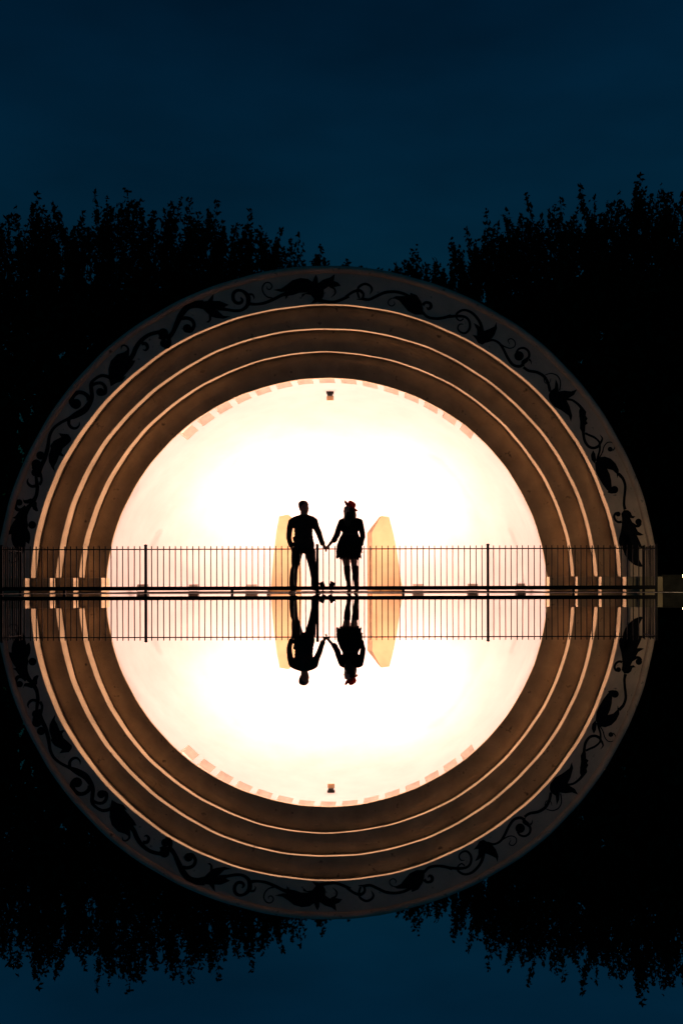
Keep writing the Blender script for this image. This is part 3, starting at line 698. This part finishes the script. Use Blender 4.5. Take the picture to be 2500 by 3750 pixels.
sh = [[c(443,340,56,0.01,56,14), c(440,372,96,0,66,24), c(432,410,145,0,76,36), c(430,440,146,0,82,50), c(436,520,134,0,88,60), c(438,610,130,0,84,60), c(438,700,142,0,88,50), c(442,778,146,0,90,26)],
      [c(425,346,40,0,52,24), c(330,388,50,0,60,36), c(272,434,52), c(240,525,43), c(232,600,40), c(228,660,38), c(240,720,35), c(258,772,34)],
      [c(460,346,40,0,52,24), c(545,384,50,0,60,36), c(592,426,50), c(622,520,44), c(660,600,40), c(682,670,36), c(698,715,34), c(708,742,36)],
      [c(300,745,20,-0.06), c(320,790,16,-0.07)], [c(575,740,20,-0.05), c(583,800,14,-0.05)], [c(296,660,12,-0.04), c(306,700,14,-0.05)]]
shirt = blob(sh, 0.009, 'shirt', M['shirt'], man, 2)
jn = [[c(438,770,140,0,88,30), c(438,850,156,0,96,36)],
      [c(350,850,86,0,92,50), c(325,1000,64,0,76,50), c(316,1075,48,0,66,40), c(300,1125,54,0,66,40), c(290,1250,58,0,66,40), c(286,1380,56,0,64,30), c(288,1410,54,0,62,14)],
      [c(525,850,84,0,92,50), c(553,1000,60,0,74,50), c(580,1120,58,0,66,40), c(598,1240,54,0,64,40), c(608,1370,52,0,62,30), c(612,1408,50,0,60,14)],
      [c(278,1140,30,-0.05), c(300,1085,24,-0.05)], [c(300,1200,24,-0.07), c(262,1260,20,-0.06)], [c(612,1070,22,-0.06), c(590,1140,20,-0.06)]]
jeans = blob(jn, 0.009, 'jeans', M['jeans'], man, 2)
def shoe(x, tx, name, m, root, h=30, toe=-0.20, w=30):
    a = [[c(x,1424,w,0.03,40,h*0.9), c(x+(tx-x)*0.45,1432,w,-0.05,40,h*0.72), c(tx,1440,w*0.9,toe+0.06,34,h*0.42)], [c(x,1446,w*0.95,0.035,34,7), c(tx,1447,w*0.98,toe+0.05,38,7)]]
    return blob(a, 0.007, name, m, root, 2)
shoe(294, 256, 'shoe', M['shoe'], man); shoe(628, 668, 'shoe', M['shoe'], man)

# --- the woman
wom = empty('person', zp(1105, 1453).to_tuple()[:2]+(0.004,), 'woman in a red felt hat, short black fringed dress and knee boots', 'person')
bpy.context.view_layer.update()
whead = [[c(1088,262,58,0,62,72), c(1075,285,52,0,56,58)], [c(1050,310,34,0,42,34), c(1036,328,20,0,30,16)], [c(1040,250,24,0,40,26), c(1034,232,14,0,36,18)],
         [c(1026,268,10,0,12,14), c(1012,288,7,0,8,7)], [c(1028,308,10,0,16,6), c(1028,317,9,0,15,5)], [c(1034,336,14,0,18,10)],
         [c(1094,320,40,0.01,42,30), c(1098,365,40,0.01,42,30), c(1105,395,58,0.01,46,26)]]
wt = [[c(1108,425,98,0,58,30), c(1106,520,92,0,62,50), c(1106,600,84,0,58,40), c(1102,720,112,0,58,50), c(1098,850,112,0,64,45)]]
wal = [[c(992,432,32), c(952,520,30), c(926,600,28), c(868,688,24), c(822,746,20), c(806,764,18)]]
war = [[c(1238,436,32), c(1266,530,30), c(1284,635,28), c(1266,720,24), c(1262,772,20)]]
wl_ = [[c(1050,880,60), c(1044,960,56), c(1060,1080,42), c(1062,1180,38), c(1084,1300,24), c(1094,1400,24)],
       [c(1158,880,60), c(1160,960,52), c(1164,1080,40), c(1178,1180,36), c(1186,1300,24), c(1198,1400,24)]]
blob(whead+wt+wal+war+wl_+hand(806,764,math.radians(128),0.5,1,0,0.9)+hand(1262,776,math.radians(95),0.7,1,0,0.9), 0.0075, 'body', M['skin2'], wom, 2)
hw = [[c(1102,258,60,0.01,70,40), c(1120,275,64,0.015,76,50), c(1132,310,58,0.01,78,50), c(1136,350,56,0,78,40), c(1120,395,50,-0.01,70,40)],
      [c(1070,330,32,-0.06,40,40), c(1058,380,34,-0.075,38,40), c(1056,430,34,-0.085,32,40), c(1062,478,22,-0.085,24,30), c(1072,505,10,-0.085,12,14)],
      [c(1036,352,16,-0.06), c(1030,400,18,-0.07), c(1040,450,16,-0.08)], [c(1088,400,26,-0.08), c(1092,450,22,-0.09), c(1086,492,12,-0.09)],
      [c(1168,330,28,0.02), c(1178,360,18,0.02), c(1160,400,26,0.0)], [c(1110,430,60,0.05,30,50)]]
blob(hw, 0.009, 'hair', M['hair2'], wom, 1)
dr = [[c(1105,392,80,0.005,54,20), c(1108,414,126,0,62,28), c(1108,450,124,0,68,40), c(1106,530,120,0,74,50), c(1106,600,114,0,70,40), c(1106,640,122,0,76,30)],
      [c(1020,408,44,0,54,30), c(985,436,44), c(956,500,42), c(935,560,42), c(920,615,42), c(892,665,38), c(868,702,34)], [c(905,690,22), c(880,722,14)], [c(930,520,16), c(918,545,12)],
      [c(1210,408,44,0,54,30), c(1246,436,44), c(1266,520,42), c(1282,600,40), c(1286,650,38), c(1274,700,34), c(1268,750,32)]]
dress = blob(dr, 0.009, 'dress', M['dress'], wom, 1)
# skirt: a flared, rumpled cone with tiers, and fringe strips along its hem
sk = [(622,985,1228),(660,958,1246),(720,932,1262),(790,918,1266),(850,912,1266),(905,910,1262),(938,918,1250)]
v, f = [], []; NK = 48
for (y, x0, x1) in sk:
    for k in range(NK):
        a = 2*PI*k/NK; rx = (x1-x0)/2*(1+0.035*math.sin(7*a+y*0.02)+0.02*math.sin(17*a+y*0.05)); ry = (60+(y-622)*0.16)*(1+0.05*math.sin(9*a+y*.03))
        p = zp((x0+x1)/2+rx*math.cos(a), y+5*math.sin(11*a)*(y > 900)); p.y += ry*U*math.sin(a); v.append(p-wom.location)
f = [(i*NK+k, i*NK+(k+1) % NK, (i+1)*NK+(k+1) % NK, (i+1)*NK+k) for i in range(len(sk)-1) for k in range(NK)]
f += [tuple(range(NK))]
skirt = mesh_obj('skirt', v, f, M['dress'], wom, True)
g = np.random.default_rng(5); mb = MB()
for tier, (y0, x0, x1, n) in enumerate(((925,914,1256,60), (850,914,1268,44), (770,922,1268,40), (945,965,1222,50))):
    for k in range(n):
        a = 2*PI*k/n+g.uniform(-.05,.05); cxk = (x0+x1)/2; rx = (x1-x0)/2; ry = 100
        ln = g.uniform(18, 48) if tier != 3 else g.uniform(20, 40)
        b0 = zp(cxk+rx*math.cos(a), y0-14); b0.y += ry*U*math.sin(a); e0 = zp(cxk+(rx+g.uniform(-4,12))*math.cos(a), y0+ln); e0.y += (ry+4)*U*math.sin(a)
        m0 = b0.lerp(e0, 0.5)+Vector((g.normal(0,.004), g.normal(0,.004), 0))
        mb.tube([b0-wom.location, m0-wom.location, e0-wom.location], [0.011, 0.010, 0.004], 5)
fr = mb.build('fringe', M['dress'], skirt); tag(fr, kind='stuff')
mb = MB(); v = []
for y in (604, 622):
    for k in range(32):
        a = 2*PI*k/32; p = zp(1106+121*math.cos(a), y); p.y += 82*U*math.sin(a); v.append(p-wom.location)
mb.add(v, [(k, (k+1) % 32, 32+(k+1) % 32, 32+k) for k in range(32)]); mb.build('belt', M['belt'], wom)
for x0, xs in ((1060, ((1092,1060,49),(1165,1064,46),(1235,1070,38),(1300,1082,31),(1400,1094,30))), (1174, ((1092,1172,48),(1165,1178,43),(1235,1181,37),(1300,1186,32),(1400,1198,30)))):
    ch = [[c(x, y, r) for (y, x, r) in xs]]
    xf = xs[-1][1]
    ch += [[c(xf,1420,26,0.02,34,24), c(xf-8,1432,26,-0.06,36,18), c(xf-16,1440,22,-0.13,26,11)], [c(xf,1436,15,0.045,16,16)], [c(xf-4,1440,22,-0.02,28,6), c(xf-16,1447,23,-0.12,28,5)]]
    blob(ch, 0.007, 'boot', M['boot'], wom, 1)
# hat: brim and dented crown, pushed back on her head and tilted
hc = zp(1104, 230, 0.0); tilt = Matrix.Translation(hc-wom.location) @ Matrix.Rotation(math.radians(30), 4, 'Y') @ Matrix.Rotation(math.radians(-7), 4, 'X') @ Matrix.Diagonal((1.13, 1.1, 1.1, 1))
mb = MB(); prof = [(0.078,0.0),(0.10,0.0),(0.124,0.008),(0.140,0.022),(0.147,0.034),(0.144,0.036),(0.136,0.024),(0.121,0.013),(0.10,0.006),(0.078,0.006)]
n = 40; v = []
for r, z in prof:
    for k in range(n):
        a = 2*PI*k/n; dz = (0.010*math.cos(2*a)-0.022*math.cos(a))*max(0, (r-0.078)/0.07); v.append(tilt @ Vector((r*math.cos(a), r*0.92*math.sin(a), z+dz)))
hat = mesh_obj('hat_brim', v, [(i*n+k, i*n+(k+1) % n, (i+1)*n+(k+1) % n, (i+1)*n+k) for i in range(len(prof)-1) for k in range(n)], M['felt'], wom, True)
prof = [(0.080,0.0),(0.080,0.03),(0.078,0.075),(0.072,0.104),(0.058,0.116),(0.03,0.112),(0.002,0.108)]; v = []
for r, z in prof:
    for k in range(n):
        a = 2*PI*k/n; dent = -0.016*(z/0.1)**2*max(0, math.cos(a*1.0-0.2))**4*(r > 0.01); pinch = 1-0.10*(z/0.1)*abs(math.sin(a))
        v.append(tilt @ Vector((r*math.cos(a), r*0.92*pinch*math.sin(a), z+dent)))
crown = mesh_obj('hat_crown', v, [(i*n+k, i*n+(k+1) % n, (i+1)*n+(k+1) % n, (i+1)*n+k) for i in range(len(prof)-1) for k in range(n)]+[tuple((len(prof)-1)*n+k for k in range(n))], M['felt'], wom, True)
v = []
for r, z in ((0.0815,0.004),(0.081,0.026)):
    for k in range(n): a = 2*PI*k/n; v.append(tilt @ Vector((r*math.cos(a), r*0.92*math.sin(a), z)))
mesh_obj('hat_band', v, [(k, (k+1) % n, n+(k+1) % n, n+k) for k in range(n)], M['belt'], crown, True)
